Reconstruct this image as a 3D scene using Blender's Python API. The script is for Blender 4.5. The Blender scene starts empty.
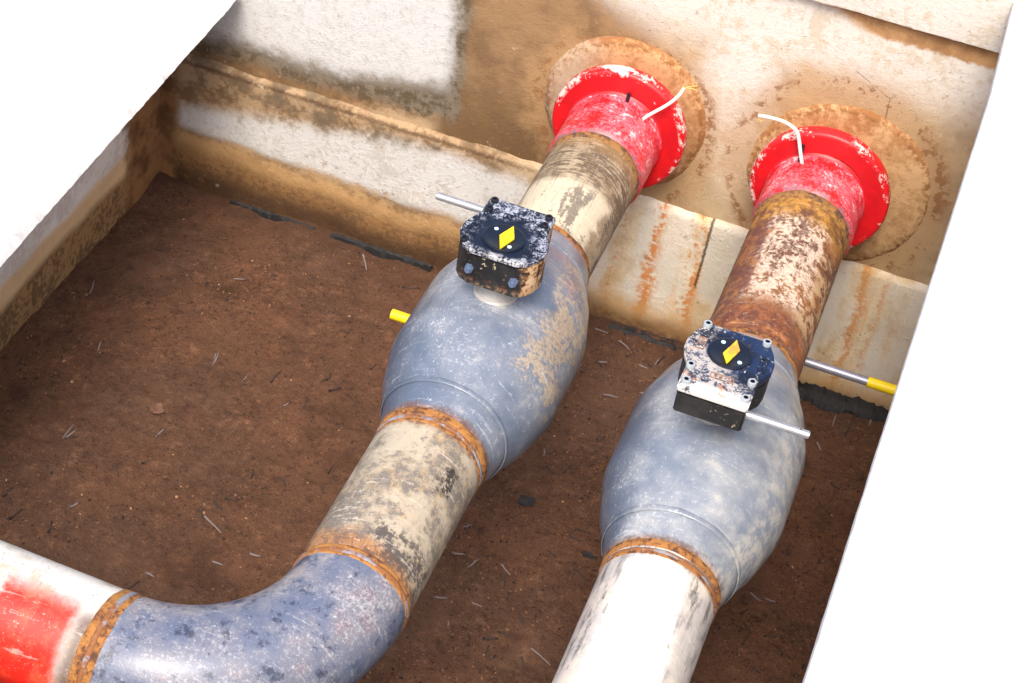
import bpy, bmesh, math, random
from mathutils import Vector, Matrix, noise as mnoise
random.seed(11)
PI = math.pi
scene = bpy.context.scene
COL = scene.collection

# ------------------------------------------------------------------ camera, sky, sun, exposure
cam_d = bpy.data.cameras.new('camera'); cam = bpy.data.objects.new('camera', cam_d); COL.objects.link(cam)
RT, DN, FW = Vector((.934512, .333151, .125289)), Vector((.310356, -.590367, -.745081)), Vector((-.174258, .735171, -.655101))
FW.normalize(); RT = (RT - FW*RT.dot(FW)).normalized(); DN = FW.cross(RT)
m = Matrix((RT, -DN, -FW)).transposed().to_4x4(); m.translation = (.8582, -4.6453, 3.0836)
cam.matrix_world = m
cam_d.sensor_width = 36; cam_d.lens = 1825.4/1024*36
cam_d.clip_start = .1; cam_d.clip_end = 500
scene.camera = cam
w = bpy.data.worlds.new('World'); scene.world = w; w.use_nodes = True
wn = w.node_tree.nodes; wl = w.node_tree.links
for n in list(wn): wn.remove(n)
SUN_EL, SUN_AZ = math.radians(56), math.radians(174)      # azimuth clockwise from +Y: in front of the back wall, to the right
sky = wn.new('ShaderNodeTexSky'); sky.sky_type = 'NISHITA'; sky.sun_disc = False
sky.sun_elevation = SUN_EL; sky.sun_rotation = SUN_AZ; sky.air_density = 1.0; sky.dust_density = 6.0; sky.ozone_density = 1.0
bg = wn.new('ShaderNodeBackground'); bg.inputs['Strength'].default_value = .15
wo = wn.new('ShaderNodeOutputWorld'); wl.new(sky.outputs[0], bg.inputs[0]); wl.new(bg.outputs[0], wo.inputs[0])
sd = bpy.data.lights.new('sun', 'SUN'); sun = bpy.data.objects.new('sun', sd); COL.objects.link(sun)
sd.energy = 1.5; sd.angle = math.radians(22); sd.color = (1, .95, .87)
sdir = Vector((math.sin(SUN_AZ)*math.cos(SUN_EL), math.cos(SUN_AZ)*math.cos(SUN_EL), math.sin(SUN_EL)))
sun.rotation_euler = sdir.to_track_quat('Z', 'Y').to_euler(); sun.location = sdir*20
vs = scene.view_settings
vs.view_transform = 'Standard'; vs.look = 'None'; vs.gamma = 1; vs.use_curve_mapping = False
vs.exposure = 0.80

# ------------------------------------------------------------------ small node language
def lin(c):
    return tuple((v/255/12.92 if v/255 <= .04045 else ((v/255+.055)/1.055)**2.4) for v in c)
class V:                                                   # a float socket with operators
    def __init__(s, M, k): s.M, s.k = M, k
    def _o(s, op, o, r=False): return s.M.math(op, o, s) if r else s.M.math(op, s, o)
    def __add__(s, o): return s._o('ADD', o)
    __radd__ = __add__
    def __mul__(s, o): return s._o('MULTIPLY', o)
    __rmul__ = __mul__
    def __sub__(s, o): return s._o('SUBTRACT', o)
    def __rsub__(s, o): return s._o('SUBTRACT', o, True)
    def abs(s): return s.M.math('ABSOLUTE', s)
    def max(s, o): return s._o('MAXIMUM', o)
    def min(s, o): return s._o('MINIMUM', o)
class Mat:
    def __init__(s, name, coords='world'):
        s.m = bpy.data.materials.new(name); s.m.use_nodes = True
        s.nt = s.m.node_tree; s.n = s.nt.nodes; s.l = s.nt.links
        s.b = s.n['Principled BSDF']
        if coords == 'world': s.P = s.n.new('ShaderNodeNewGeometry').outputs['Position']
        else: s.P = s.n.new('ShaderNodeTexCoord').outputs['Object']
        sp = s.n.new('ShaderNodeSeparateXYZ'); s.l.new(s.P, sp.inputs[0])
        s.x, s.y, s.z = (V(s, o) for o in sp.outputs)
    def pipe(s):                                           # length along the pipe and angle round it (0 = top)
        a = s.n.new('ShaderNodeAttribute'); a.attribute_name = 'pc'
        sp = s.n.new('ShaderNodeSeparateXYZ'); s.l.new(a.outputs['Vector'], sp.inputs[0])
        s.s, s.t = V(s, sp.outputs[0]), V(s, sp.outputs[1])
    def put(s, v, sock):
        if isinstance(v, V): s.l.new(v.k, sock)
        elif hasattr(v, 'links'): s.l.new(v, sock)
        elif isinstance(v, tuple) and len(v) == 3: sock.default_value = (*v, 1)
        else: sock.default_value = v
    def math(s, op, a, b=0.0):
        n = s.n.new('ShaderNodeMath'); n.operation = op; s.put(a, n.inputs[0]); s.put(b, n.inputs[1]); return V(s, n.outputs[0])
    def step(s, v, a, b):                                  # smooth 0..1 from a to b (a may exceed b)
        n = s.n.new('ShaderNodeMapRange'); n.interpolation_type = 'SMOOTHSTEP'; s.put(v, n.inputs[0])
        if a < b: n.inputs[1].default_value, n.inputs[2].default_value = a, b
        else: n.inputs[1].default_value, n.inputs[2].default_value, n.inputs[3].default_value, n.inputs[4].default_value = b, a, 1, 0
        return V(s, n.outputs[0])
    def vec(s, x, y, z):
        n = s.n.new('ShaderNodeCombineXYZ')
        for i, v in enumerate((x, y, z)): s.put(v, n.inputs[i])
        return n.outputs[0]
    def noise(s, scale, detail=4, rough=.55, stretch=None, off=0, vec=None, dist=0):
        n = s.n.new('ShaderNodeTexNoise'); n.inputs['Scale'].default_value = scale; n.inputs['Detail'].default_value = detail
        n.inputs['Roughness'].default_value = rough; n.inputs['Distortion'].default_value = dist
        mp = s.n.new('ShaderNodeMapping'); s.l.new(vec or s.P, mp.inputs[0]); mp.inputs['Location'].default_value = (off, off*.7, off*1.3)
        if stretch: mp.inputs['Scale'].default_value = stretch
        s.l.new(mp.outputs[0], n.inputs['Vector'])
        return V(s, n.outputs[0])
    def cells(s, scale, off=0, feature='F1', rnd=1):
        n = s.n.new('ShaderNodeTexVoronoi'); n.inputs['Scale'].default_value = scale; n.feature = feature; n.inputs['Randomness'].default_value = rnd
        mp = s.n.new('ShaderNodeMapping'); s.l.new(s.P, mp.inputs[0]); mp.inputs['Location'].default_value = (off, off, off)
        s.l.new(mp.outputs[0], n.inputs['Vector']); return V(s, n.outputs['Distance'])
    def mix(s, a, b, f):
        n = s.n.new('ShaderNodeMix'); n.data_type = 'RGBA'; s.put(f, n.inputs[0]); s.put(a, n.inputs[6]); s.put(b, n.inputs[7]); return n.outputs[2]
    def done(s, col, rough=.7, metal=0.0, bump=None, bd=.01, bs=.4, spec=.5, coat=0):
        s.put(col, s.b.inputs['Base Color']); s.put(rough, s.b.inputs['Roughness']); s.put(metal, s.b.inputs['Metallic'])
        s.b.inputs['Specular IOR Level'].default_value = spec
        if coat: s.b.inputs['Coat Weight'].default_value = coat; s.b.inputs['Coat Roughness'].default_value = .2
        if bump is not None:
            n = s.n.new('ShaderNodeBump'); n.inputs['Distance'].default_value = bd; n.inputs['Strength'].default_value = bs
            s.put(bump, n.inputs['Height']); s.l.new(n.outputs[0], s.b.inputs['Normal'])
        return s.m

# ------------------------------------------------------------------ materials: concrete
def box(M, x, z, x0, x1, z0, z1, sx=.04, sz=.04):
    return M.step(x, x0-sx, x0+sx)*M.step(x, x1+sx, x1-sx)*M.step(z, z0-sz, z0+sz)*M.step(z, z1+sz, z1-sz)
def concrete_common(M, remap=False):
    if remap:                                              # stain layout is drawn in a slightly squeezed frame
        M.x = M.x.max(0)+M.x.min(0)*.91; M.z = M.z.max(0)*.99+M.z.min(0)*.86+.036
    M.n1 = M.noise(2.6, 5, .6)-.5; M.n2 = M.noise(11, 6, .62, off=3)-.5; M.n3 = M.noise(55, 5, .65, off=7)-.5; M.n4 = M.noise(190, 3, .6, off=2)-.5
    M.drip = M.noise(9, 5, .6, stretch=(1, 1, .12), off=5)
    M.wx = M.x+M.n1*.16+M.n2*.09+M.n3*.06; M.wz = M.z+M.n1*.10+M.n2*.10+M.n3*.07
def specks(M, col, scale=42, cut=.12, c=(45, 36, 28), off=0, amt=.75):
    v = M.cells(scale, off); n = M.noise(5, 2, .5, off=off+9)
    return M.mix(col, lin(c), M.step(v, cut, cut*.45)*M.step(n, .5, .62)*amt)
def mat_backwall():
    M = Mat('stained_concrete'); concrete_common(M, True); x, z = M.wx, M.wz
    WHITE, TAN, BROWN, DARK, CREAM, GREY = lin((232, 229, 224)), lin((184, 162, 128)), lin((160, 116, 70)), lin((104, 72, 44)), lin((224, 204, 168)), lin((150, 142, 130))
    col = M.mix(TAN, lin((164, 138, 106)), M.step(M.n2, -.12, .14))
    col = M.mix(col, lin((176, 148, 116)), M.step(x, -.2, -1.1)*.8)
    # brown damp panel beside the first flange
    pb = box(M, M.x+M.n2*.04+M.n3*.02, z, -.56, .03, -.6, .9, .035, .1)
    brn = M.mix(lin((150, 120, 86)), lin((122, 95, 68)), M.step(M.n1+M.n2*.7, -.14, .16))
    brn = M.mix(brn, lin((100, 76, 50)), M.step(z, .06, -.22)*.8)
    col = M.mix(col, brn, pb)
    # whitewash: upper left, with the grey shadow band above the ledge painted in
    wl = box(M, M.x+M.n2*.05+M.n3*.03, z-M.step(M.x, -.95, -.5)*.05, -3, -.535, -.125, 3, .03, .035)
    gl = box(M, M.x+M.n2*.05, z-M.step(M.x, -.95, -.5)*.05, -3, -.49, -.24, 3, .02, .03)
    gcol = M.mix(lin((122, 112, 98)), lin((88, 76, 58)), M.step(M.n2+M.n3*.8, -.10, .12)); gcol = M.mix(gcol, lin((128, 96, 62)), M.step(z, -.16, -.23))
    col = M.mix(col, gcol, gl*.97)
    wc = M.mix(lin((202, 202, 201)), lin((182, 180, 175)), M.step(M.n3+M.n4*.5, -.05, .2)*.6)
    streak = M.step(M.noise(6, 4, .6, stretch=(1.6, 1, .15), off=21), .53, .72)*M.step(z, .0, .25)
    wc = M.mix(wc, lin((178, 170, 158)), streak*.6)
    col = M.mix(col, wc, wl)
    # whitewash: broad band right of the brown panel, dying out above the second flange
    edge = M.x+M.n1*.25+M.n2*.12+M.n3*.05
    up = M.step(edge+(M.z-.28)*.9, -.12, .06)
    wr = up*M.step(M.z+M.n2*.10+M.n3*.05-(M.x-.35).max(0)*.02, .22, .44).max(M.step(M.x+M.n1*.1+M.n2*.08, .50, .36)*M.step(M.x+M.n2*.15, .10, .26))
    wcol = M.mix(lin((210, 205, 197)), lin((194, 181, 160)), M.step(M.n2+M.n3*.8, -.04, .16)*.8)
    wcol = M.mix(wcol, lin((206, 180, 146)), M.step(M.z+M.n1*.2, .3, -.12)*.55)
    col = M.mix(col, wcol, wr)
    # brown run under the cap course, sandy rust round both flanges
    cap = box(M, M.x+M.n3*.04, M.z+M.n3*.03+M.step(M.x+M.n2*.10, .66, .8)*.0, .30, 3, .508, .566, .03, .008)*M.step(M.x+M.n2*.10+(M.z-.54)*2.5, .50, .60)
    col = M.mix(col, M.mix(lin((180, 138, 90)), lin((150, 110, 68)), M.step(M.n2, -.1, .12)), cap*.95)
    ln = M.step((M.z-.568+M.n3*.02).abs(), .012, .004)*M.step(M.x, .2, .4); col = M.mix(col, lin((120, 84, 52)), ln*.8)  # dark line paints in the shadow under the projecting cap course
    for cx, cz, r0, s in ((0, 0, .29, .05), (.655, .015, .345, .05)):
        dx, dz = M.x-cx, M.z-cz; d = M.math('SQRT', dx*dx+dz*dz)+M.n2*.16+M.n3*.08+M.n1*.1
        col = M.mix(col, lin((176, 140, 98)), M.step(d, r0+.05, r0-.04)*.6)
        col = M.mix(col, lin((140, 98, 62)), M.step((d-r0+.01).abs(), .022, .006)*M.step(M.n3+M.n2, -.04, .14)*.85)
    # hairline cracks
    ck = M.cells(2.7, 4.3, 'DISTANCE_TO_EDGE'); col = M.mix(col, lin((92, 66, 44)), M.step(ck+M.n3.abs()*.03, .008, .002)*M.step(M.n1, .02, .1)*M.step(M.x, .3, .6)*.8)
    col = specks(M, col, 34, .10, off=1)
    blot = M.noise(30, 6, .72, off=17)-.5; col = M.mix(col, lin((150, 112, 72)), M.step(blot+M.n1*.3, .10, .2)*.5); col = M.mix(col, lin((232, 222, 206)), M.step(blot*-1+M.n1*.3, .12, .22)*.4)
    col = M.mix(col, lin((120, 92, 62)), M.step(M.n4+M.n3*.6, .10, .3)*.35)
    return M.done(col, .88, bump=M.n2*.35+M.n3*.5+M.n4*.35, bd=.02, bs=.35, spec=.25)
def mat_footing():
    M = Mat('footing_concrete'); concrete_common(M); z = M.wz
    top = M.mix(lin((170, 144, 112)), lin((134, 106, 76)), M.step(M.n2+M.n3*.6, -.1, .12))
    cream = M.mix(lin((222, 206, 176)), lin((204, 178, 138)), M.step(M.n2+M.n1*.5, -.10, .12))
    col = M.mix(top, cream, M.step(M.x+M.n2*.16, -.40, -.1))
    xs = (M.x+.7).min(0)                                   # the wash sinks towards the far left
    lo, hi = M.z+M.n2*.07+M.n3*.03+xs*.03, M.z+M.n2*.10+M.n1*.08+M.n3*.03-xs*.17
    white = M.step(M.x+M.n2*.06, -1.545, -1.49)*M.step(M.x+M.n2*.2, -.12, -.3)*M.step(lo, -.615, -.575)*M.step(hi, -.325, -.40)
    grey = M.step(M.x, -.3, -.5)*M.step(M.n1*1.2+M.n2*.8, -.10, .10)*M.step(M.z, -.46, -.36); col = M.mix(col, lin((108, 95, 78)), grey*.85)
    run = M.step(M.noise(7, 5, .6, stretch=(1.5, 1, .16), off=13)+M.n3*.12, .54, .68)*M.step(M.x, -.1, .1)
    col = M.mix(col, lin((222, 156, 76)), run*.8)
    pale = M.step(M.noise(8, 4, .55, stretch=(1.2, 1, .3), off=31)+M.n3*.15, .47, .62)*M.step(M.x, -.15, .0)
    col = M.mix(col, lin((220, 214, 202)), pale*.8)
    for cx, wdt, a in ((.06, .02, .6), (.175, .03, .9), (.315, .035, .9), (.84, .02, .7), (.90, .015, .5), (-.06, .02, .4)):
        d = (M.x-cx+M.n2*.09+M.n3*.06+M.n1*.06).abs(); col = M.mix(col, lin((204, 126, 50)), M.step(d, wdt*1.2, wdt*.1)*a*M.step(M.n3*1.2+M.drip, .36, .58))
    wcol = M.mix(lin((206, 205, 202)), lin((182, 177, 168)), M.step(M.n3+M.n2, -.02, .2)*.6)
    col = M.mix(col, wcol, white)
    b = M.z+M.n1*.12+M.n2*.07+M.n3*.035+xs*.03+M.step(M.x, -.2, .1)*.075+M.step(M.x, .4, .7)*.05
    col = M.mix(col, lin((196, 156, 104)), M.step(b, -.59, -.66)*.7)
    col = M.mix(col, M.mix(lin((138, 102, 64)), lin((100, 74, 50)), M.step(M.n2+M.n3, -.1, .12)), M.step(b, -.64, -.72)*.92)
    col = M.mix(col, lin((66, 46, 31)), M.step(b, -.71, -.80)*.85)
    corner = M.step(M.x+M.n2*.08+M.n1*.06, -1.50, -1.55)
    col = M.mix(col, M.mix(lin((150, 110, 72)), lin((108, 78, 50)), M.step(M.n2, -.1, .1)), corner*.95)
    col = M.mix(col, lin((84, 60, 40)), M.step((M.z+.315).abs()+M.n3.abs()*.06, .016, .004)*M.step(M.x, -.1, -.4)*.7)
    sm = M.step((M.x-.333+(M.z+.4)*-.02+M.n3*.012).abs(), .007, .002)*M.step(M.z, -.58, -.55); col = M.mix(col, lin((66, 50, 38)), sm*.85)
    col = M.mix(col, lin((200, 194, 182)), box(M, M.x+M.n3*.03, M.z+M.n3*.05, .34, .56, -.60, -.29, .008, .03)*.75)
    blot = M.noise(26, 6, .72, off=17)-.5; col = M.mix(col, lin((132, 98, 62)), M.step(blot+M.n1*.3, .10, .2)*.5); col = M.mix(col, lin((226, 214, 194)), M.step(blot*-1+M.n1*.3, .12, .22)*.35)
    col = specks(M, col, 30, .10, off=2); col = M.mix(col, lin((110, 84, 56)), M.step(M.n4+M.n3*.6, .12, .3)*.4)
    return M.done(col, .9, bump=M.n2*.4+M.n3*.5+M.n4*.4, bd=.022, bs=.4, spec=.25)
def mat_sidewall():
    M = Mat('side_wall_concrete'); concrete_common(M)
    col = M.mix(lin((240, 238, 232)), lin((218, 212, 202)), M.step(M.n2+M.n3*.6, -.1, .15))
    b = M.z+M.n1*.06+M.n2*.05+M.n3*.03+M.step(M.y+M.n2*.1, -.45, -.12)*(-.0)
    col = M.mix(col, lin((226, 190, 130)), M.step(b, -.56, -.60)*.8)
    col = M.mix(col, M.mix(lin((164, 132, 92)), lin((118, 92, 64)), M.step(M.n2+M.n3, -.1, .12)), M.step(b, -.635, -.68))
    col = M.mix(col, M.mix(lin((156, 116, 76)), lin((112, 80, 52)), M.step(M.n2, -.1, .1)), M.step(M.y+M.n2*.1+M.n3*.04, -.29, -.22))
    col = specks(M, col, 34, .10, off=6)
    return M.done(col, .9, bump=M.n2*.4+M.n3*.5+M.n4*.4, bd=.02, bs=.4, spec=.25)
def mat_slab():
    M = Mat('white_painted_concrete'); n2 = M.noise(9, 5, .6)-.5; n3 = M.noise(60, 4, .6, off=3)-.5
    st = M.noise(14, 5, .6, stretch=(1, 1, .12), off=8)
    col = M.mix((.60, .60, .60), (.44, .43, .41), M.step(st+n3*.5, .50, .70)*M.step(M.x, .2, -.6)*.7)
    col = M.mix(col, (.45, .36, .24), M.step(M.cells(13, 2), .055, .02)*M.step(n2, .04, .12)*.6)
    return M.done(col, .75, bump=n2*.4+n3*.4, bd=.01, bs=.3, spec=.3)
def mat_soil():
    M = Mat('brown_soil'); n0 = M.noise(1.5, 4, .55, off=9)-.5; n1 = M.noise(5, 6, .62)-.5; n2 = M.noise(22, 6, .65, off=3)-.5; n3 = M.noise(110, 5, .7, off=6)-.5
    col = M.mix(lin((102, 71, 53)), lin((86, 62, 48)), M.step(n0+n1*.5, -.14, .14))
    col = M.mix(col, lin((110, 72, 48)), M.step(n1*.8+n2*.5-n0*.4, .03, .22)*.6)
    col = M.mix(col, lin((142, 104, 80)), M.step(n2+n3*.4, .06, .22)*.5)
    col = M.mix(col, lin((78, 54, 42)), M.step(n2+n1*.4, -.05, -.2)*.8)
    col = M.mix(col, lin((66, 46, 36)), M.step(n3, -.10, -.24)*.6)
    col = M.mix(col, lin((150, 112, 84)), M.step(n3, .13, .26)*.45)
    n5 = M.noise(260, 4, .75, off=16)-.5; n6 = M.noise(55, 6, .78, off=26, dist=.5)-.5
    col = M.mix(col, lin((46, 32, 25)), M.step(n6+n5*.6+n1*.2, .05, .16)*.8); col = M.mix(col, lin((156, 114, 86)), M.step(n6*-1+n5*.6, .09, .2)*.55)
    col = M.mix(col, lin((112, 84, 68)), M.step(n0+n2*.4, .02, .2)*.45)
    pk_ = M.noise(3.4, 5, .65, off=44)-.5; col = M.mix(col, lin((60, 42, 31)), M.step(pk_+n2*.35, .05, .2)*.6)
    pit = M.cells(70, 5); col = M.mix(col, lin((36, 26, 22)), M.step(pit, .20, .10)*M.step(M.noise(7, 3, .5, off=19)+M.step(M.x, -.2, .2)*.08, .44, .58)*.9)
    pk = M.cells(95, 11); col = M.mix(col, lin((190, 150, 100)), M.step(pk, .11, .05)*M.step(M.noise(9, 2, .5, off=29), .55, .64)*.8)
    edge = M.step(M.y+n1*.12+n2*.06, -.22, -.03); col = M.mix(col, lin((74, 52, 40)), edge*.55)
    return M.done(col, .92, bump=n1*.5+n2*.6+n3*.4+n6*.5, bd=.035, bs=.6, spec=.2)
def mat_earth():
    M = Mat('dry_earth'); n = M.noise(2, 6, .6); n2 = M.noise(30, 4, .6)
    return M.done(M.mix((.34, .30, .25), (.24, .20, .15), n+n2*.3-.15), .95, bump=n2, bd=.02, bs=.4)
def mat_ring(tone):
    M = Mat('mortar_ring'); concrete_common(M)
    dx, dz = (M.x+.012, M.z+.02) if tone == 0 else (M.x-.676, M.z+.045); rd = M.math('SQRT', dx*dx+dz*dz)+M.n2*.05+M.n3*.03
    c = ((192, 152, 110), (166, 122, 82)) if tone == 0 else ((198, 162, 118), (178, 140, 96))
    col = M.mix(lin(c[0]), lin(c[1]), M.step(M.n2+M.n3*.6, -.12, .14))
    if tone == 0: col = M.mix(col, lin((172, 158, 142)), M.step(M.x+M.n2*.1, -.05, -.2)*.6)
    blot = M.noise(34, 6, .75, off=17)-.5; col = M.mix(col, lin((206, 178, 138)), M.step(blot, .06, .2)*.4); col = M.mix(col, lin((150, 96, 54)), M.step(M.n1+blot*.8, .06, .2)*.6); col = specks(M, col, 50, .12, off=5); col = M.mix(col, lin((128, 88, 56)), M.step(M.n4+M.n3*.6, .08, .24)*.4)
    r1 = .258 if tone == 0 else .276
    col = M.mix(col, lin((146, 96, 56)), M.step(rd, r1-.045, r1+.0)*M.step(M.n3+M.n1*.6, -.12, .1)*.75); col = M.mix(col, lin((120, 78, 46)), M.step((rd-r1+.008).abs(), .008, .002)*M.step(M.n3+M.n2, -.08, .1)*.5)
    return M.done(col, .9, bump=M.n2*.4+M.n3*.5+M.n4*.3, bd=.012, bs=.4, spec=.25)

# ------------------------------------------------------------------ materials: pipes
def pipe_base(name):
    M = Mat(name); M.pipe()
    M.n1 = M.noise(7, 5, .6)-.5; M.n2 = M.noise(24, 6, .65, off=4)-.5; M.n3 = M.noise(85, 5, .7, off=8)-.5; M.n4 = M.noise(240, 3, .6, off=1)-.5
    return M
def scuff(M, col, c, cut=.10, amt=.7, off=0, scale=130, st=(1, .35, 1)):
    k = M.noise(scale, 5, .75, stretch=st, off=off)-.5
    return M.mix(col, lin(c), M.step(k+M.n1*.2, cut, cut+.09)*amt)
def wear(M, col, dark=(70, 60, 54), light=(232, 228, 222), a=.5, b=.5, seed=0):
    """fine scratches both ways, pin holes and dusty grain that every old paint surface here has"""
    f = M.noise(210, 4, .8, off=41+seed)-.5; g = M.noise(90, 6, .8, off=47+seed, dist=.8)-.5
    s1 = M.noise(75, 4, .7, stretch=(1.6, .09, 1.6), off=51+seed)-.5; s2 = M.noise(60, 4, .7, stretch=(.12, 1.6, .12), off=57+seed)-.5
    col = M.mix(col, lin(light), M.step(s2+g*.5+M.n1*.15, .10, .18)*b*.7)
    col = M.mix(col, lin(dark), M.step(s1+g*.5+M.n1*.15, .11, .2)*a*.8)
    col = M.mix(col, lin(light), M.step(g+f*.7+M.n1*.2, .11, .2)*b)
    col = M.mix(col, lin(dark), M.step(g*-1+f*.7+M.n1*.2, .11, .2)*a)
    pin = M.cells(120, seed+3); return M.mix(col, lin(dark), M.step(pin, .17, .07)*M.step(M.n2, -.02, .1)*a)
def mat_upper_cream():
    M = pipe_base('chalky_cream_pipe')
    M.s = (M.s+.38)*1.18-.38
    col = M.mix(lin((172, 158, 134)), lin((140, 122, 98)), M.step(M.n1+M.n2*.6, -.14, .14))
    st = M.noise(26, 4, .6, stretch=(1, .18, 1), off=5)-.5; cr = M.noise(60, 3, .6, stretch=(.35, 2.2, .35), off=15)-.5
    d = M.step(st*1.0+cr*1.5+M.n3*.6, -.12, .06)*M.step(M.s+M.n2*.12, -.70, -.58)
    col = M.mix(col, lin((92, 74, 57)), d*.9); dd = M.step(st*.8+cr*.9+M.n3*1.0, .02, .14)*M.step(M.s+M.n2*.1, -1.0, -.8); col = M.mix(col, lin((98, 84, 70)), dd*.75)
    col = M.mix(col, lin((150, 112, 68)), M.step(M.s+M.n2*.06+M.n1*.08, -.50, -.40)*.6)
    col = M.mix(col, lin((206, 194, 170)), box(M, M.t+M.n1*.6+M.n2*.5, M.s+M.n2*.08, -1.0, .95, -.93, -.66, .1, .03)*.85)
    col = M.mix(col, lin((84, 76, 70)), M.step(st+M.n3*.5, .06, .15)*M.step(M.s+M.n2*.06, -.60, -.72)*.75)
    col = M.mix(col, lin((128, 92, 58)), M.step(M.s+M.n2*.05, -.90, -.97)*.8)
    col = M.mix(col, lin((64, 52, 48)), M.step(M.n2+M.n3*.4, .02, .12)*M.step(M.s, -.86, -.94)*.8)
    col = wear(M, col, (92, 72, 54), (226, 216, 196), .75, .5, 0)
    return M.done(col, .62, bump=M.n2*.4+M.n3*.5, bd=.006, bs=.4)
def mat_upper_rust():
    M = pipe_base('rusty_patchy_pipe')
    M.s = (M.s+.36)*1.18-.37
    col = M.mix(lin((152, 102, 60)), lin((106, 68, 48)), M.step(M.n1+M.n2*.8, -.14, .12))
    col = M.mix(col, lin((190, 162, 126)), M.step(M.t+M.n1*.5, .35, .8)*M.step(M.s+M.n2*.1, -.52, -.66)*M.step(M.n2+M.n3*.5, .06, -.08)*.8)
    top = M.mix(lin((176, 128, 54)), lin((122, 84, 44)), M.step(M.n2+M.n3*.5, -.1, .12))
    col = M.mix(col, top, M.step(M.s+M.n2*.10+M.n1*.06, -.56, -.48))
    w = box(M, M.t+M.n2*.9+M.n1*.8, M.s+M.n2*.14, -.62, .62, -.96, -.50, .12, .04)
    col = M.mix(col, M.mix(lin((208, 192, 174)), lin((184, 158, 138)), M.step(M.n3, -.1, .14)), w*M.step(M.n3+M.n2*1.2, .13, -.02)*.95)
    dk = M.noise(40, 6, .7, stretch=(1, .6, 1), off=7)-.5
    col = M.mix(col, lin((92, 52, 44)), M.step(dk+M.n1*.6, .04, .14)*.85)
    col = M.mix(col, lin((98, 60, 56)), box(M, M.t+M.n1*.8+M.n2*.5, M.s, -1.7, -.55, -1.02, -.5, .16, .06)*M.step(M.n2+M.n3*.6, -.08, .06)*.85)
    col = M.mix(col, M.mix(lin((98, 54, 40)), lin((148, 90, 52)), M.step(M.n2+M.n3*.3, -.08, .1)), M.step(M.s+M.n2*.08+M.n1*.05, -.97, -1.03)*.9)
    col = M.mix(col, lin((184, 126, 74)), M.step(M.n2+M.n1*.5, .08, .2)*M.step(M.s, -.8, -.92)*.7)
    col = wear(M, col, (66, 40, 36), (216, 196, 172), .7, .45, 2)
    return M.done(col, .6, bump=M.n2*.5+M.n3*.6, bd=.007, bs=.45)
def mat_lower_mottled():
    M = pipe_base('mottled_cream_pipe')
    M.s = (M.s+1.67)*1.255-1.985
    col = M.mix(lin((180, 168, 148)), lin((150, 134, 112)), M.step(M.n1+M.n2*.5, -.12, .12))
    g = M.step(M.n2+M.n1*.9+M.n3*.7, -.03, .13)
    col = M.mix(col, lin((112, 107, 103)), g*.8)
    col = scuff(M, col, (92, 84, 76), .10, .75, 3); col = scuff(M, col, (196, 160, 110), .06, .5, 12, 60)
    col = M.mix(col, lin((112, 104, 96)), M.step(M.t+M.n1*.7+M.n2*.6, -.45, -.95)*M.step(M.n3+M.n2, -.08, .08)*.6)
    p = box(M, M.t+M.n2*.9, M.s+M.n2*.09+M.n3*.03, .62, 1.02, -2.23, -2.12, .06, .015)
    col = M.mix(col, lin((58, 50, 46)), p*M.step(M.n3+M.n2*.5, .12, -.04))
    lo = box(M, M.t+M.n2*.7, M.s+M.n2*.1, .1, 1.6, -2.56, -2.42, .15, .03)
    col = M.mix(col, lin((84, 76, 72)), lo*M.step(M.n3+M.n2, -.06, .05)*.9)
    r = M.step(M.s+M.n2*.05+M.n3*.03, -2.05, -2.015).max(M.step(M.s+M.n2*.07+M.n3*.03+M.t*.025, -2.485, -2.545))
    col = M.mix(col, M.mix(lin((166, 114, 66)), lin((118, 80, 52)), M.step(M.n3+M.n2, -.08, .1)), r*.8)
    col = wear(M, col, (84, 74, 66), (228, 220, 202), .75, .55, 4)
    return M.done(col, .5, bump=M.n2*.4+M.n3*.5, bd=.005, bs=.4)
def mat_white_pipe():
    M = pipe_base('white_pipe_painted_top_light')
    M.s = (M.s+1.825)*1.255-2.175
    col = M.mix(lin((226, 214, 200)), lin((196, 190, 186)), M.step(M.n1+M.n2*.7, -.12, .12))
    st = M.noise(40, 6, .7, stretch=(1, .2, 1), off=5)-.5
    col = M.mix(col, lin((120, 116, 114)), M.step(st+M.n1*.4, .0, .14)*.8)
    w = M.step(M.t+M.n2*.3+M.n1*.25, -.72, -.5)*M.step(M.t+M.n2*.12+(M.s+2.25)*.55, .50, .40)*M.step(M.s+M.n2*.05, -2.215, -2.25)  # brightest stripe: blown-out top light painted along the white pipe
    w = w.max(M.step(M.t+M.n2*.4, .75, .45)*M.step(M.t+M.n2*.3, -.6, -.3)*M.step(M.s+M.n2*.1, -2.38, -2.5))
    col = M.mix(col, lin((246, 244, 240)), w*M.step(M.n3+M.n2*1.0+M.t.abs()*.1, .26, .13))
    e = M.step(M.s+M.n2*.05+M.n3*.03, -2.235, -2.20)*M.step(M.t, .25, .5); col = M.mix(col, lin((120, 96, 84)), e*.8)
    col = M.mix(col, lin((54, 50, 50)), M.step(st+M.n3*.6, .10, .19)*M.step(M.t.abs(), .35, .8)*.75)
    col = wear(M, col, (110, 100, 94), (244, 242, 238), .4, .3, 6)
    return M.done(col, .4, bump=M.n2*.3+M.n3*.4, bd=.004, bs=.35)
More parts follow.
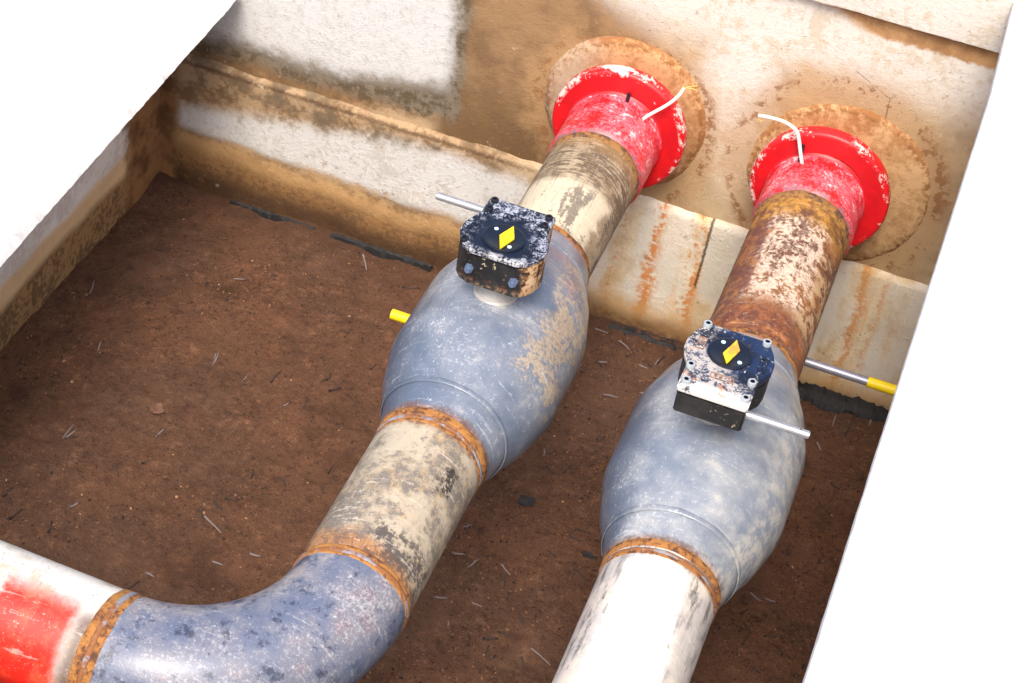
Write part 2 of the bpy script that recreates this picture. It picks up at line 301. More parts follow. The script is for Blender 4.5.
def mat_valve(k):
    M = pipe_base('blue_grey_valve_paint_pale' if k else 'blue_grey_valve_paint')
    M.s = (M.s+1.42)*1.296-1.65 if k else (M.s+1.26)*1.28-1.46
    a, b = (((112, 122, 138), (150, 155, 161)) if k else ((92, 103, 122), (120, 128, 141)))
    col = M.mix(lin(a), lin(b), M.step(M.n1+M.n2*.3, -.16, .16))
    col = M.mix(col, lin((76, 88, 108)), M.step(M.t+M.n1*.8, -.5, -1.0)*.7)  # left flank darker: side shading put into the paint colour
    sp = M.noise(150, 5, .75, stretch=(1, .5, 1), off=3)-.5
    col = M.mix(col, lin((214, 214, 218)), M.step(sp+M.n1*.25, .08, .18)*M.step(M.t+M.n1*.9, .7, -.5)*.75)
    col = M.mix(col, lin((198, 190, 180)), M.step(M.n2+M.n1*.8, .1, .3)*.45)
    hz = M.noise(3.2, 4, .5, off=6)-.5; col = M.mix(col, lin((172, 178, 188)), M.step(hz+M.n2*.12, -.02, .3)*(.6 if k else .4))
    if not k:
        d = box(M, M.t+M.n1*1.0+M.n2*.9, M.s+M.n2*.22, .55, 1.5, -1.72, -1.08, .1, .05)
        col = M.mix(col, M.mix(lin((184, 166, 140)), lin((156, 138, 114)), M.step(M.n3, -.1, .1)), d*M.step(M.n3+M.n2*1.4+M.n1*.8, .10, -.06)*.8)
    else:
        col = M.mix(col, lin((214, 206, 192)), M.step(M.t+M.n1, .5, 1.1)*M.step(M.n2+M.n3*.5, -.08, .12)*.55)
    y0, y1 = (-1.985, -.935) if not k else (-2.175, -1.125)
    rr = M.step(M.s+M.n3*.06+M.n2*.06, y0+.045, y0+.01).max(M.step(M.s+M.n3*.06+M.n2*.06, y1-.045, y1-.01))
    col = M.mix(col, M.mix(lin((104, 74, 56)), lin((168, 110, 56)), M.step(M.n3+M.n2, -.05, .12)), rr*.9)
    col = wear(M, col, (64, 74, 92), (204, 206, 210), .3, .5, 8)
    return M.done(col, .34, bump=M.n2*.2+M.n3*.35+M.n4*.2, bd=.003, bs=.3, coat=.4)
def mat_elbow():
    M = pipe_base('blue_primer_elbow')
    col = M.mix(lin((92, 102, 126)), lin((122, 122, 132)), M.step(M.n1+M.n2*.3, -.12, .14))
    col = M.mix(col, lin((112, 90, 104)), M.step(M.n1+M.n2*.6, .08, .2)*.6)
    sp = M.noise(120, 6, .82, off=3, dist=.3)-.5; sq = M.noise(46, 5, .8, off=13, dist=.6)-.5
    col = M.mix(col, lin((196, 194, 198)), M.step(sp+M.n1*.45, .02, .16)*.5)
    col = M.mix(col, lin((214, 212, 212)), M.step(sq+M.n1*.3, .12, .2)*.5)
    col = M.mix(col, lin((46, 48, 66)), M.step(M.n2+M.n3*.5+M.n1*.5, -.06, -.18)*.75)
    col = M.mix(col, lin((176, 166, 160)), M.step(M.t*-1+M.n1*.8, .1, .7)*M.step(M.n2+M.n3*.6, -.10, .1)*.55)
    col = wear(M, col, (60, 58, 72), (206, 202, 200), .45, .4, 10)
    return M.done(col, .38, bump=M.n2*.35+M.n3*.5, bd=.005, bs=.4, coat=.2)
def mat_arm():
    M = pipe_base('white_pipe_with_red_band')
    col = M.mix(lin((226, 222, 214)), lin((190, 180, 160)), M.step(M.n1+M.n2*.7, -.05, .2))
    col = scuff(M, col, (110, 100, 90), .08, .7, 4)
    red = box(M, M.s+M.n2*.04+M.n3*.015, M.t+M.n2*.3+M.n3*.12, .062, .235, -9, -.02, .014, .26)  # red stops short of the top, where overexposed light is painted as white
    rc = M.mix(lin((222, 40, 26)), lin((232, 78, 54)), M.step(M.n2+M.n1, -.1, .16)); rc = scuff(M, rc, (244, 190, 160), .12, .7, 9)
    col = M.mix(col, rc, red)
    col = M.mix(col, M.mix(lin((112, 84, 82)), lin((88, 60, 44)), M.step(M.n2, -.1, .1)), M.step(M.s+M.n2*.04+M.n3*.02, .085, .035)*M.step(M.t+M.n2*.3, .1, -.3)*.85)
    col = wear(M, col, (120, 96, 80), (240, 226, 216), .35, .4, 12)
    return M.done(col, .4, bump=M.n2*.3+M.n3*.4, bd=.004, bs=.35, coat=.2)
def mat_rust(bright=1):
    M = Mat('weld_rust' if bright else 'dull_weld_rust'); n1 = M.noise(16, 5, .6)-.5; n2 = M.noise(70, 5, .7, off=4)-.5
    c = ((170, 118, 60), (134, 84, 46), (80, 55, 42)) if bright else ((150, 106, 58), (112, 80, 50), (66, 52, 44))
    col = M.mix(lin(c[0]), lin(c[1]), M.step(n1+n2, -.12, .14)); col = M.mix(col, lin(c[2]), M.step(n2+n1*.7, .02, .14)*.85)
    return M.done(col, .85, bump=n1*.4+n2*.8, bd=.01, bs=.7)
def mat_bead():
    M = Mat('grey_weld_bead'); n1 = M.noise(14, 4, .6)-.5; n2 = M.noise(80, 5, .7, off=4)-.5
    col = M.mix(lin((142, 140, 148)), lin((140, 88, 48)), M.step(n1+n2*.6, -.08, .04)); col = M.mix(col, lin((84, 66, 58)), M.step(n2, .08, .2)*.7)
    return M.done(col, .65, bump=n2, bd=.006, bs=.7)
def mat_red():
    M = Mat('red_flange_paint'); n1 = M.noise(9, 5, .6)-.5; n2 = M.noise(30, 6, .68, off=4)-.5; n3 = M.noise(110, 5, .75, off=2)-.5
    col = M.mix(lin((208, 22, 30)), lin((186, 18, 28)), M.step(n1, -.1, .1))
    M.pipe()
    # s: 1 = rim edge, 2 = outer margin of the face, 3 = face, 4 = sleeve
    rim = M.step(M.s, 2.4, 1.9); slv = M.step(M.s, 3.4, 3.8)
    col = M.mix(col, lin((236, 214, 206)), rim*M.step(n2+n1*1.2+n3*.9, .06, .14)*.85)
    col = M.mix(col, lin((222, 104, 120)), slv*M.step(n3+n2*.5+n1*.8, -.10, .08)*.8)
    col = M.mix(col, lin((240, 214, 214)), slv*M.step(n3+n2*.8+n1*.5, .10, .22)*.8)
    n4 = M.noise(160, 5, .8, off=22)-.5; col = M.mix(col, lin((236, 200, 202)), M.step(n4+n3*.4+n1*.3, .10, .2)*slv*.7); col = M.mix(col, lin((112, 92, 98)), M.step(M.s+n2*.9+n3*.5, 4.70, 4.98)*M.step(n4+n2, -.14, .05)*.85); col = M.mix(col, lin((120, 10, 18)), M.step(n4+n2*.5, .12, .22)*.5)
    col = M.mix(col, lin((240, 222, 206)), M.step(M.noise(14, 3, .55, off=33)+n3*.1, .70, .73)*M.step(M.s, 3.6, 3.3)*.9)
    return M.done(col, .42, bump=n2*.3+n3*.5, bd=.004, bs=.4, coat=.1)

# ------------------------------------------------------------------ materials: gearbox and small things
def mat_cover(k):
    M = Mat('dusty_navy_cover' if k else 'weathered_navy_cover', 'object'); n1 = M.noise(14, 5, .62, off=k*7)-.5; n2 = M.noise(60, 6, .72, off=4+k)-.5; n3 = M.noise(190, 4, .7, off=9)-.5
    col = M.mix(lin((26, 46, 82)), lin((15, 25, 46)), M.step(n1+n2*.4, -.12, .1)) if k else M.mix(lin((13, 22, 40)), lin((22, 34, 56)), M.step(n1+n2*.4, -.1, .14))
    rr = M.math('SQRT', M.x*M.x+M.y*M.y)
    if k:
        d = M.step(M.y+n1*.16+n2*.06+M.x*.5, -.03, -.09).max(M.step(M.x+n1*.10+n2*.05-M.y*.2, -.040, -.08))
        col = M.mix(col, lin((186, 180, 174)), d*M.step(n2+n3*.6+n1*.4, .05, -.07)*.9)
        col = M.mix(col, lin((204, 202, 200)), M.step(M.y+n2*.02, -.118, -.132)*M.step(n2+n1, .16, .02))
        col = M.mix(col, lin((190, 134, 92)), M.step(M.noise(22, 4, .6, off=25), .60, .68)*d*.7)
        col = M.mix(col, lin((206, 204, 204)), M.step(n2+n3*.7, .13, .2)*.7)
    else:
        d = M.step(rr+n1*.09+n2*.04, .064, .10)
        col = M.mix(col, lin((176, 180, 194)), d*M.step(n2+n3*.9+n1*.4, -.02, .10)*.85)
        col = M.mix(col, lin((206, 206, 210)), M.step((M.z-M.z*0)*0+M.y+n2*.03, .058, .078)*M.step(n2+n3*.5, -.1, .04)*.7)
    return M.done(col, .42, bump=n1*.2+n2*.5, bd=.003, bs=.4)
def mat_housing(k):
    M = Mat('black_gear_housing' if k else 'rust_flecked_black_housing', 'object'); n1 = M.noise(16, 5, .62)-.5; n2 = M.noise(70, 5, .7, off=4)-.5
    col = M.mix(lin((44, 42, 42)), lin((24, 23, 25)), M.step(n1, -.1, .1))
    low = M.step(M.z+n1*.03+n2*.03, .006, -.012)
    col = M.mix(col, lin((150, 124, 92)), low*M.step(n2, -.02, .12)*(.5 if k else .8))
    if not k:
        col = M.mix(col, M.mix(lin((190, 128, 66)), lin((214, 184, 146)), M.step(n2+n1, -.05, .12)), M.step(M.x*-1+n1*.06, .066, .09)*M.step(n2+n1*.8, -.1, .05)*.95)
        col = M.mix(col, lin((140, 74, 36)), M.step(M.z+n1*.04, .020, .0)*M.step(n2+n1, .04, .14)*.5)
    col = M.mix(col, lin((196, 180, 150)), M.step(n2+n1*.4, .15, .22)*.8)
    return M.done(col, .5, bump=n2*.6+n1*.3, bd=.004, bs=.4)
def plain(name, c, rough=.5, metal=0.0, var=.12, scale=60, c2=None, cut=.56):
    M = Mat(name, 'object'); n = M.noise(scale, 5, .65); n2 = M.noise(scale*.3, 3, .6, off=4)
    col = M.mix(tuple(v*(1-var) for v in c), tuple(min(1, v*(1+var)) for v in c), M.step(n, .3, .7))
    if c2: col = M.mix(col, c2, M.step(n2*.6+n*.4, cut, cut+.08)*.85)
    return M.done(col, rough, metal, bump=n, bd=.002, bs=.25)
MT = dict(back=mat_backwall(), foot=mat_footing(), side=mat_sidewall(), slab=mat_slab(), soil=mat_soil(), earth=mat_earth(), ring0=mat_ring(0), ring1=mat_ring(1),
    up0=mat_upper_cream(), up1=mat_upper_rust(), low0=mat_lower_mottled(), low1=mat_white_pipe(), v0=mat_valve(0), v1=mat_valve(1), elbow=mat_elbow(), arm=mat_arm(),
    rust=mat_rust(1), dull=mat_rust(0), bead=mat_bead(), red=mat_red(), cov0=mat_cover(0), cov1=mat_cover(1), hou0=mat_housing(0), hou1=mat_housing(1),
    steel=plain('bright_steel', lin((178, 180, 186)), .3, .55, .1, 60, lin((120, 112, 106)), .60), galv=plain('dull_steel', lin((150, 150, 164)), .4, .5, .1), boltg=plain('zinc_bolt', lin((176, 184, 190)), .4, .3), boltd=plain('dark_bolt', lin((26, 28, 36)), .45, .2),
    boltb=plain('blue_grey_bolt', lin((104, 120, 148)), .45, .3, .15, c2=lin((60, 50, 44))), yellow=plain('yellow_vinyl', lin((240, 208, 16)), .45, 0, .05), arrow=plain('yellow_arrow', lin((238, 206, 24)), .5, 0, .08),
    arrowr=plain('worn_yellow_arrow', lin((240, 210, 30)), .5, 0, .08, 40, lin((190, 130, 66)), .50), disc=plain('black_indicator', lin((20, 26, 40)), .3, 0, .15), dot=plain('pale_dot', lin((186, 214, 226)), .5, 0, .05),
    stem=plain('pale_grey_stem', lin((164, 162, 158)), .5, .1, .1, 60, lin((128, 114, 98)), .55), wire=plain('white_wire', lin((238, 232, 222)), .5, 0, .05), fray=plain('yellow_core', lin((222, 186, 90)), .5), stud=plain('black_stud', lin((30, 26, 40)), .4),
    twig=plain('grey_twig', lin((128, 116, 116)), .85, 0, .3, 90), twigb=plain('brown_twig', lin((62, 50, 46)), .85, 0, .3, 90), leaf=plain('dry_leaf', lin((104, 74, 56)), .8, 0, .2, 50), scrap=plain('black_scrap', lin((34, 32, 34)), .6, 0, .3, 50),
    memb=plain('bitumen_membrane', lin((24, 23, 25)), .75, 0, .5, 70, lin((72, 62, 54)), .63), grd=plain('dark_grain', lin((44, 32, 26)), .9, 0, .3), grl=plain('pale_grain', lin((158, 122, 88)), .9, 0, .3), grb=plain('brown_grain', lin((110, 76, 54)), .9, 0, .3),
    plate=plain('embossed_plate', lin((20, 26, 42)), .45, 0, .2, 90, lin((140, 132, 128)), .60), plater=plain('rusty_plate', lin((150, 112, 92)), .7, 0, .3, 90, lin((60, 44, 44)), .52), redtab=plain('red_tab', lin((214, 24, 30)), .5))

# ------------------------------------------------------------------ builders
def link(name, me, mat, parent=None, loc=None):
    o = bpy.data.objects.new(name, me); COL.objects.link(o)
    if mat:
        for mm in (mat if isinstance(mat, (list, tuple)) else [mat]): me.materials.append(mm)
    if parent: o.parent = parent
    if loc: o.location = loc
    return o
def obj(name, bm, mat, parent=None, smooth=True, loc=None):
    """world-space bmesh -> one mesh object; child meshes are shifted into the parent's frame (parents are unrotated or built local)"""
    bmesh.ops.recalc_face_normals(bm, faces=bm.faces)
    me = bpy.data.meshes.new(name); bm.to_mesh(me); bm.free()
    if smooth:
        for p in me.polygons: p.use_smooth = True
        me.set_sharp_from_angle(angle=math.radians(38))
    return link(name, me, mat, parent, loc)
def thing(name, label, cat, loc=(0, 0, 0), rotz=0, group=None):
    o = bpy.data.objects.new(name, None); COL.objects.link(o); o.location = loc; o.rotation_euler = (0, 0, rotz); o.empty_display_size = .1
    tag(o, label, cat, group); return o
def tag(o, label, cat, group=None):
    o['label'] = label; o['category'] = cat
    if group: o['group'] = group
    return o
def sweep(path, segs=96, caps=True):
    """path: list of (centre, tangent, radius, s). Returns a bmesh with the 'pc' attribute (s, angle from top)"""
    bm = bmesh.new(); lay = bm.verts.layers.float_vector.new('pc'); rings = []
    for c, t, r, s in path:
        t = Vector(t).normalized(); up = Vector((0, 0, 1)); sd_ = t.cross(up).normalized(); sd_ = sd_ if sd_.x > -.001 or abs(sd_.x) < .2 and sd_.y < 0 else -sd_
        ring = []
        for k in range(segs+1):
            a = -PI+2*PI*k/segs
            v = bm.verts.new(Vector(c)+r*(math.cos(a)*up+math.sin(a)*sd_)); v[lay] = (s, a, 0); ring.append(v)
        rings.append(ring)
    for A, B in zip(rings, rings[1:]):
        for k in range(segs): bm.faces.new((A[k], A[k+1], B[k+1], B[k]))
    if caps:
        for R_ in (rings[0], rings[-1]): bm.faces.new(R_[:-1])
    return bm
def lathe_y(prof, x, segs=96, z=0, caps=False, soff=None):
    return sweep([((x, y, z), (0, -1, 0), r, y if soff is None else soff[i]) for i, (y, r) in enumerate(prof)], segs, caps)
def lathe_z(prof, segs=32, c=(0, 0)):
    bm = bmesh.new(); rings = []
    for r, z in prof: rings.append([bm.verts.new((c[0]+r*math.cos(2*PI*k/segs), c[1]+r*math.sin(2*PI*k/segs), z)) for k in range(segs)])
    for A, B in zip(rings, rings[1:]):
        for k in range(segs): bm.faces.new((A[k], A[(k+1) % segs], B[(k+1) % segs], B[k]))
    bm.faces.new(rings[0]); bm.faces.new(rings[-1]); return bm
def tube(pts, r, segs=12, r2=None, sub=1):
    P = [Vector(p) for p in pts]
    if sub > 1:                                             # Catmull-Rom
        Q = []
        for i in range(len(P)-1):
            a, b, c, d = P[max(i-1, 0)], P[i], P[i+1], P[min(i+2, len(P)-1)]
            for k in range(sub):
                t = k/sub; Q.append(.5*((2*b)+(c-a)*t+(2*a-5*b+4*c-d)*t*t+(3*b-a-3*c+d)*t**3))
        P = Q+[P[-1]]
    bm = bmesh.new(); rings = []
    for i, p in enumerate(P):
        t = (P[min(i+1, len(P)-1)]-P[max(i-1, 0)]).normalized(); u = t.orthogonal().normalized() if i == 0 else (u-t*u.dot(t)).normalized(); v = t.cross(u)
        rr = r if r2 is None else r+(r2-r)*i/(len(P)-1)
        rings.append([bm.verts.new(p+rr*(math.cos(2*PI*k/segs)*u+math.sin(2*PI*k/segs)*v)) for k in range(segs)])
    for A, B in zip(rings, rings[1:]):
        for k in range(segs): bm.faces.new((A[k], A[(k+1) % segs], B[(k+1) % segs], B[k]))
    bm.faces.new(rings[0]); bm.faces.new(rings[-1]); return bm
def prism(poly, z0, z1, bevel=0, segs=2):
    bm = bmesh.new(); a = [bm.verts.new((x, y, z0)) for x, y in poly]; b = [bm.verts.new((x, y, z1)) for x, y in poly]; n = len(poly)
    bm.faces.new(a); bm.faces.new(b)
    for i in range(n): bm.faces.new((a[i], a[(i+1) % n], b[(i+1) % n], b[i]))
    bmesh.ops.recalc_face_normals(bm, faces=bm.faces)
    if bevel: bmesh.ops.bevel(bm, geom=[e for e in bm.edges if abs(e.verts[0].co.z-e.verts[1].co.z) < 1e-6], offset=bevel, segments=segs, affect='EDGES', clamp_overlap=True)
    return bm
def fbm(x, y, z, s, o=3):
    return mnoise.fractal(Vector((x*s, y*s, z*s)), .6, 2.1, o)

# ------------------------------------------------------------------ setting: soil floor, outer ground
ZF = -.823
def floor_z(x, y):
    z = ZF+.016*fbm(x, y, 0, 1.6, 3)+.009*fbm(x, y, 4, 8, 3)+.004*fbm(x, y, 9, 30, 3)
    z += .022*max(0, 1-abs(y+.05)/.14)*(.6+.8*fbm(x, 0, 5, 3.5, 2))       # soil banked against the back wall
    z += .012*max(0, 1-abs(x+1.585)/.10)
    return z
bm = bmesh.new(); nx, ny = 200, 260; X0, X1, Y0, Y1 = -1.68, 1.34, -3.0, .06; g = []
for j in range(ny+1):
    row = []
    for i in range(nx+1):
        x, y = X0+(X1-X0)*i/nx, Y0+(Y1-Y0)*j/ny; row.append(bm.verts.new((x, y, floor_z(x, y))))
    g.append(row)
ex = [bm.verts.new((g[0][i].co.x, -3.5, ZF)) for i in range(nx+1)]
for i in range(nx): bm.faces.new((ex[i], ex[i+1], g[0][i+1], g[0][i]))
for j in range(ny):
    for i in range(nx): bm.faces.new((g[j][i], g[j][i+1], g[j+1][i+1], g[j+1][i]))
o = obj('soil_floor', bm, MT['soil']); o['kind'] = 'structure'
bm = bmesh.new(); I = (-4.0, 6.0, -3.9, .4); Z = .50; E_ = 80
vo = [bm.verts.new(p) for p in ((-E_, -E_, Z), (E_, -E_, Z), (E_, E_, Z), (-E_, E_, Z))]; vi = [bm.verts.new((I[a], I[b], Z)) for a, b in ((0, 2), (1, 2), (1, 3), (0, 3))]
vs_ = [bm.verts.new((v.co.x, v.co.y, -1.1)) for v in vi]
for k in range(4):
    bm.faces.new((vo[k], vo[(k+1) % 4], vi[(k+1) % 4], vi[k])); bm.faces.new((vi[k], vi[(k+1) % 4], vs_[(k+1) % 4], vs_[k]))
o = obj('ground', bm, MT['earth'], smooth=False); o['kind'] = 'structure'

# ------------------------------------------------------------------ concrete: walls and cover slabs
def sheet_profile(prof, x0, x1, n, jit=0):
    """extrude a (y,z) profile along x with a little unevenness; closed loop"""
    bm = bmesh.new(); rows = []
    for i in range(n+1):
        x = x0+(x1-x0)*i/n
        rows.append([bm.verts.new((x, y+(jit*fbm(x, y, z, 6, 3) if fr else 0), z+(jit*1.2*fbm(x, y+7, z, 9, 3) if fr else 0))) for y, z, fr in prof])
    m_ = len(prof)
    for A, B in zip(rows, rows[1:]):
        for k in range(m_): bm.faces.new((A[k], B[k], B[(k+1) % m_], A[(k+1) % m_]))
    bm.faces.new(rows[0]); bm.faces.new(rows[-1]); return bm
wall = thing('concrete_wall', 'stained concrete back wall with white patches that both pipes come out of', 'wall', (0, 0, -.9))
off = Vector((0, 0, .9))
def wobj(name, bm, mat, parent, **k):
    bmesh.ops.translate(bm, verts=bm.verts, vec=-parent.location); return obj(name, bm, mat, parent, **k)
pr = [(.40, -.98, 0), (.0, -.98, 0)]+[(0, -.40+.94*k/15, 1) for k in range(16)]+[(-.026, .545, 1), (-.03, .62, 1), (-.03, .80, 0), (.40, .80, 0)]
wobj('wall_face', sheet_profile(pr, -1.95, 1.7, 180, .003), MT['back'], wall)
pr = [(-.002, -.98, 0), (-.024, -.98, 0)]+[(-.024, -.86+.54*k/11, 1) for k in range(12)]+[(-.022, -.309, 1), (-.015, -.301, 1), (-.002, -.296, 1)]
wobj('footing', sheet_profile(pr, -1.585, 1.25, 200, .005), MT['foot'], wall)
def ring_bm(cx, cz, r1, y1, wob, seed, r0=.15):
    bm = bmesh.new(); rings = []; n = 96
    for r, y in ((r0, y1), (r1-.045, y1), (r1-.028, y1*.93), (r1-.014, y1*.7), (r1-.004, y1*.35), (r1+.004, .002)):
        R_ = []
        for k in range(n):
            a = 2*PI*k/n; q = r+(wob*fbm(math.cos(a), math.sin(a), seed, 1.6, 4) if r > r0 else 0); p = (cx+q*math.cos(a), cz+q*math.sin(a))
            R_.append(bm.verts.new((p[0], y+.0015*fbm(p[0], p[1], seed, 20, 3), p[1])))
        rings.append(R_)
    for A, B in zip(rings, rings[1:]):
        for k in range(n): bm.faces.new((A[k], A[(k+1) % n], B[(k+1) % n], B[k]))
    return bm
wobj('mortar_ring', ring_bm(-.012, -.02, .258, -.024, .005, 1), MT['ring0'], wall)
wobj('mortar_ring', ring_bm(.672, -.04, .276, -.012, .007, 8), MT['ring1'], wall)
def block(x0, x1, y0, y1, z0, z1):
    return prism([(x0, y0), (x1, y0), (x1, y1), (x0, y1)], z0, z1)
lw = wobj
t = obj('concrete_wall', block(-1.95, -1.585, -3.6, -.001, -.98, -.002), MT['side'], smooth=False)
# cut of the side wall is fine: roughen its face
bmx = bmesh.new(); bmx.from_mesh(t.data); bmesh.ops.subdivide_edges(bmx, edges=[e for e in bmx.edges if e.calc_length() > .5], cuts=40, use_grid_fill=True)
for v in bmx.verts:
    if v.co.x > -1.65 and v.co.z < -.05: v.co.x += .006*fbm(v.co.x, v.co.y, v.co.z, 6, 3)
bmx.to_mesh(t.data); bmx.free()
tag(t, 'low grey concrete side wall under the overhanging white slab, brown with mud at its foot', 'wall')
t = obj('concrete_wall', block(-4.2, -1.70, -3.9, -2.205, .0, .30), MT['side'], smooth=False); tag(t, 'concrete block beyond the left end of the elbow pipe, out of the pit', 'wall')
t = obj('concrete_wall', block(1.25, 1.6, -3.6, -.001, -.98, .670), MT['side'], smooth=False); tag(t, 'pit side wall hidden under the white slab on the right', 'wall')
t = obj('concrete_wall', block(-1.584, 1.249, -3.6, -3.3, -.98, .50), MT['side'], smooth=False); tag(t, 'pit end wall on the near side, opposite the flanges', 'wall')
def slab(name, edge, far, y0, y1, z0, z1, sgn, n=240):
    """edge(y) -> x of the lip facing the pit; rounded worn arris on the right, lip sloped for light on the left"""
    bm = bmesh.new(); rows = []; q = 1.0 if sgn < 0 else .35
    for i in range(n+1):
        y = y0+(y1-y0)*i/n; e = edge(y); j = q*.0035*fbm(0, y, 3, 9, 4)+q*.0015*fbm(0, y, 8, 45, 3); c = .006+.004*abs(fbm(0, y, 1, 14, 3))
        pts = [(far, z0), (e-sgn*c*0+j, z0), (e+j, z0+c), (e+j*.6, (z0+z1)/2), (e+j, z1-c), (e+sgn*c*.4+j, z1-c*.3), (e+sgn*c*1.2, z1), (far, z1)]
        if sgn < 0: pts = [(far, z0), (e+j-.004, z0), (e+j, z0+.002), (e+j*.9-.012, z0+(z1-z0)*.45), (e+j*.7-.028, z0+(z1-z0)*.8), (e+j*.5-.045, z1-.002), (e-.06, z1), (far, z1)]   # lip sloped to catch more sky and sun, so its side stays white
        rows.append([bm.verts.new((x, y, z)) for x, z in pts])
    for A, B in zip(rows, rows[1:]):
        for k in range(8): bm.faces.new((A[k], B[k], B[(k+1) % 8], A[(k+1) % 8]))
    bm.faces.new(rows[0]); bm.faces.new(rows[-1]); return obj(name, bm, MT['slab'])
t = slab('concrete_slab', lambda y: -1.2962-.0378*y, -4.2, -2.2, -.033, .0, .036, -1)
tag(t, 'white painted concrete slab overhanging the pit at the upper left', 'slab')
t = slab('concrete_slab', lambda y: .988+(.0145*(y+.54) if y < -.54 else -.0158*(y+.54)), 6.2, -3.9, -.033, .672, .71, 1)
tag(t, 'smooth bright white concrete slab along the right edge of the pit', 'slab')

# ------------------------------------------------------------------ pipelines
R = .1365
def arc_profile(y0, y1):
    """valve barrel: collar, cone, rounded belly, cone, collar (y0 nearer the wall)"""
    yc, h = (y0+y1)/2, (y0-y1)/2; P = []
    q = [(0, .2218), (.26, .2218), (.30, .2212), (.34, .2195), (.60, .1935), (.785, .1635), (.80, .1605), (.93, .147), (1, .141)]
    pts = [(-a, r) for a, r in reversed(q[1:])]+q
    for (a, r), (b, r2) in zip(pts, pts[1:]):
        for k in range(4): P.append((yc-h*(a+(b-a)*k/4), r+(r2-r)*k/4))
    return P+[(yc-h*pts[-1][0], pts[-1][1])]
def bead_bm(y, x, r, w, h, jit=.0015, seed=0):
    P = []
    for k in range(9):
        a = PI*k/8; P.append((y+w*math.cos(a), r+h*math.sin(a)))
    bm = lathe_y(P, x, 120)
    for v in bm.verts:
        d = Vector((v.co.x-x, 0, v.co.z)); v.co += d.normalized()*jit*fbm(v.co.x, v.co.y, v.co.z+seed, 40, 3); v.co.y += jit*1.5*fbm(v.co.x+5, 0, v.co.z+seed, 14, 3)
    return bm
def lin_prof(y0, y1, r, n): return [(y0+(y1-y0)*k/n, r) for k in range(n+1)]
def wall_flange(x, parent, se):
    P = [(-.004, .1475, 2.2), (-.168, .158, 3.2), (-.172, .1515, 3.4), (-.180, .1485, 3.9)]+[(-.186-(-.186-se-.014)*k/10*1.0, .1475, 4+.7*k/10) for k in range(11)]+[(se+.012, .146, 4.8), (se+.004, .1415, 5), (se, .1367, 5)]
    bm = lathe_y([(a, b) for a, b, c in P], x, 120, soff=[c for a, b, c in P])
    P = [(-.124, .14, 2.2), (-.125, .200, 1.8), (-.127, .2045, 1), (-.158, .207, 1), (-.166, .204, 1.2), (-.170, .198, 2.0), (-.170, .190, 2.2), (-.170, .183, 3), (-.170, .14, 3)]
    b2 = lathe_y([(a, b) for a, b, c in P], x+.008, 120, z=.020, soff=[c for a, b, c in P])
    me = bpy.data.meshes.new('t'); b2.to_mesh(me); b2.free(); bm.from_mesh(me); bpy.data.meshes.remove(me)
    return wobj('wall_flange', bm, MT['red'], parent)
def common(x, ya, yb, parent, k):
    se = (-.374, -.345)[k]
    wall_flange(x, parent, se)
    f = parent.children[-1] if False else None
    wobj('weld_bead', bead_bm(se-.012, x, R-.001, .016, .0055, seed=k), MT['dull'], parent)
    wobj('pipe_section', lathe_y(lin_prof(se, ya, R, 24), x), MT['up%d' % k], parent)
    wobj('weld_bead', bead_bm(ya-.002, x, R, .013, .0042, seed=k+2), MT['rust'], parent)
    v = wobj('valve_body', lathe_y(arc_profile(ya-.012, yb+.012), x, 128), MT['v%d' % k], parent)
    for q in (.79, -.79):
        yy = (ya+yb)/2+q*((ya-yb)/2-.012); wobj('seam_bead', bead_bm(yy, x, .1612, .010, .0045, .0006, k), MT['v%d' % k], v).location = (0, 0, 0)
    wobj('weld_bead', bead_bm(yb+.006, x, R, .0135, .0048, seed=k+5), MT['rust'], parent)
    wobj('weld_bead', bead_bm(yb-.018, x, R, .0055, .0032, seed=k+6), MT['bead'], parent)
    wobj('weld_bead', bead_bm(yb-.028, x, R, .005, .0018, seed=k+7), MT['rust'], parent)
    return v
pl0 = thing('pipeline', 'weathered pipe with blue elbow turning left, its blue grey valve under the rust stained gearbox', 'pipe', (0, 0, 0))
v0 = common(0, -.85, -1.67, pl0, 0)
pl1 = thing('pipeline', 'straight rusty pipe with white near end, top light painted in, and pale blue grey valve', 'pipe', (.622, 0, 0))
v1 = common(.622, -1.015, -1.825, pl1, 1)
for v in (v0, v1):
    for c in v.children: c.matrix_parent_inverse = Matrix()
Y0 = -2.145
wobj('pipe_section', lathe_y(lin_prof(-1.67, Y0, R, 24), 0), MT['low0'], pl0)
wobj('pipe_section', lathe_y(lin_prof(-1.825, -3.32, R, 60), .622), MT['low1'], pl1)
RE, TURN = .37, math.radians(91.5)
def elbow_pt(a): return Vector((-RE+RE*math.cos(a), Y0-RE*math.sin(a), 0)), Vector((-math.sin(a), -math.cos(a), 0))
wobj('elbow', sweep([(*elbow_pt(TURN*k/48), R+.001, RE*TURN*k/48) for k in range(49)], 112, False), MT['elbow'], pl0)
wobj('weld_bead', bead_bm(Y0+.008, 0, R, .007, .0026, seed=11), MT['rust'], pl0)
wobj('weld_bead', bead_bm(Y0-.003, 0, R, .0065, .0042, seed=12), MT['bead'], pl0)
wobj('weld_bead', bead_bm(Y0-.012, 0, R, .005, .0024, seed=13), MT['rust'], pl0)
pe, te = elbow_pt(TURN)
wobj('pipe_section', sweep([(pe+te*(1.25*k/50), te, R, 1.25*k/50) for k in range(51)], 112, False), MT['arm'], pl0)
def arm_bead(s, w_, h, mat):
    bm = sweep([(pe+te*(s+w_*math.cos(PI*k/8)), te, R+h*math.sin(PI*k/8), s) for k in range(9)], 112, False)
    for v in bm.verts: v.co += te*.002*fbm(v.co.y, v.co.z, s, 16, 3)+Vector((0, 0, .001*fbm(v.co.x, v.co.y, v.co.z, 40, 2)))
    return wobj('weld_bead', bm, mat, pl0)
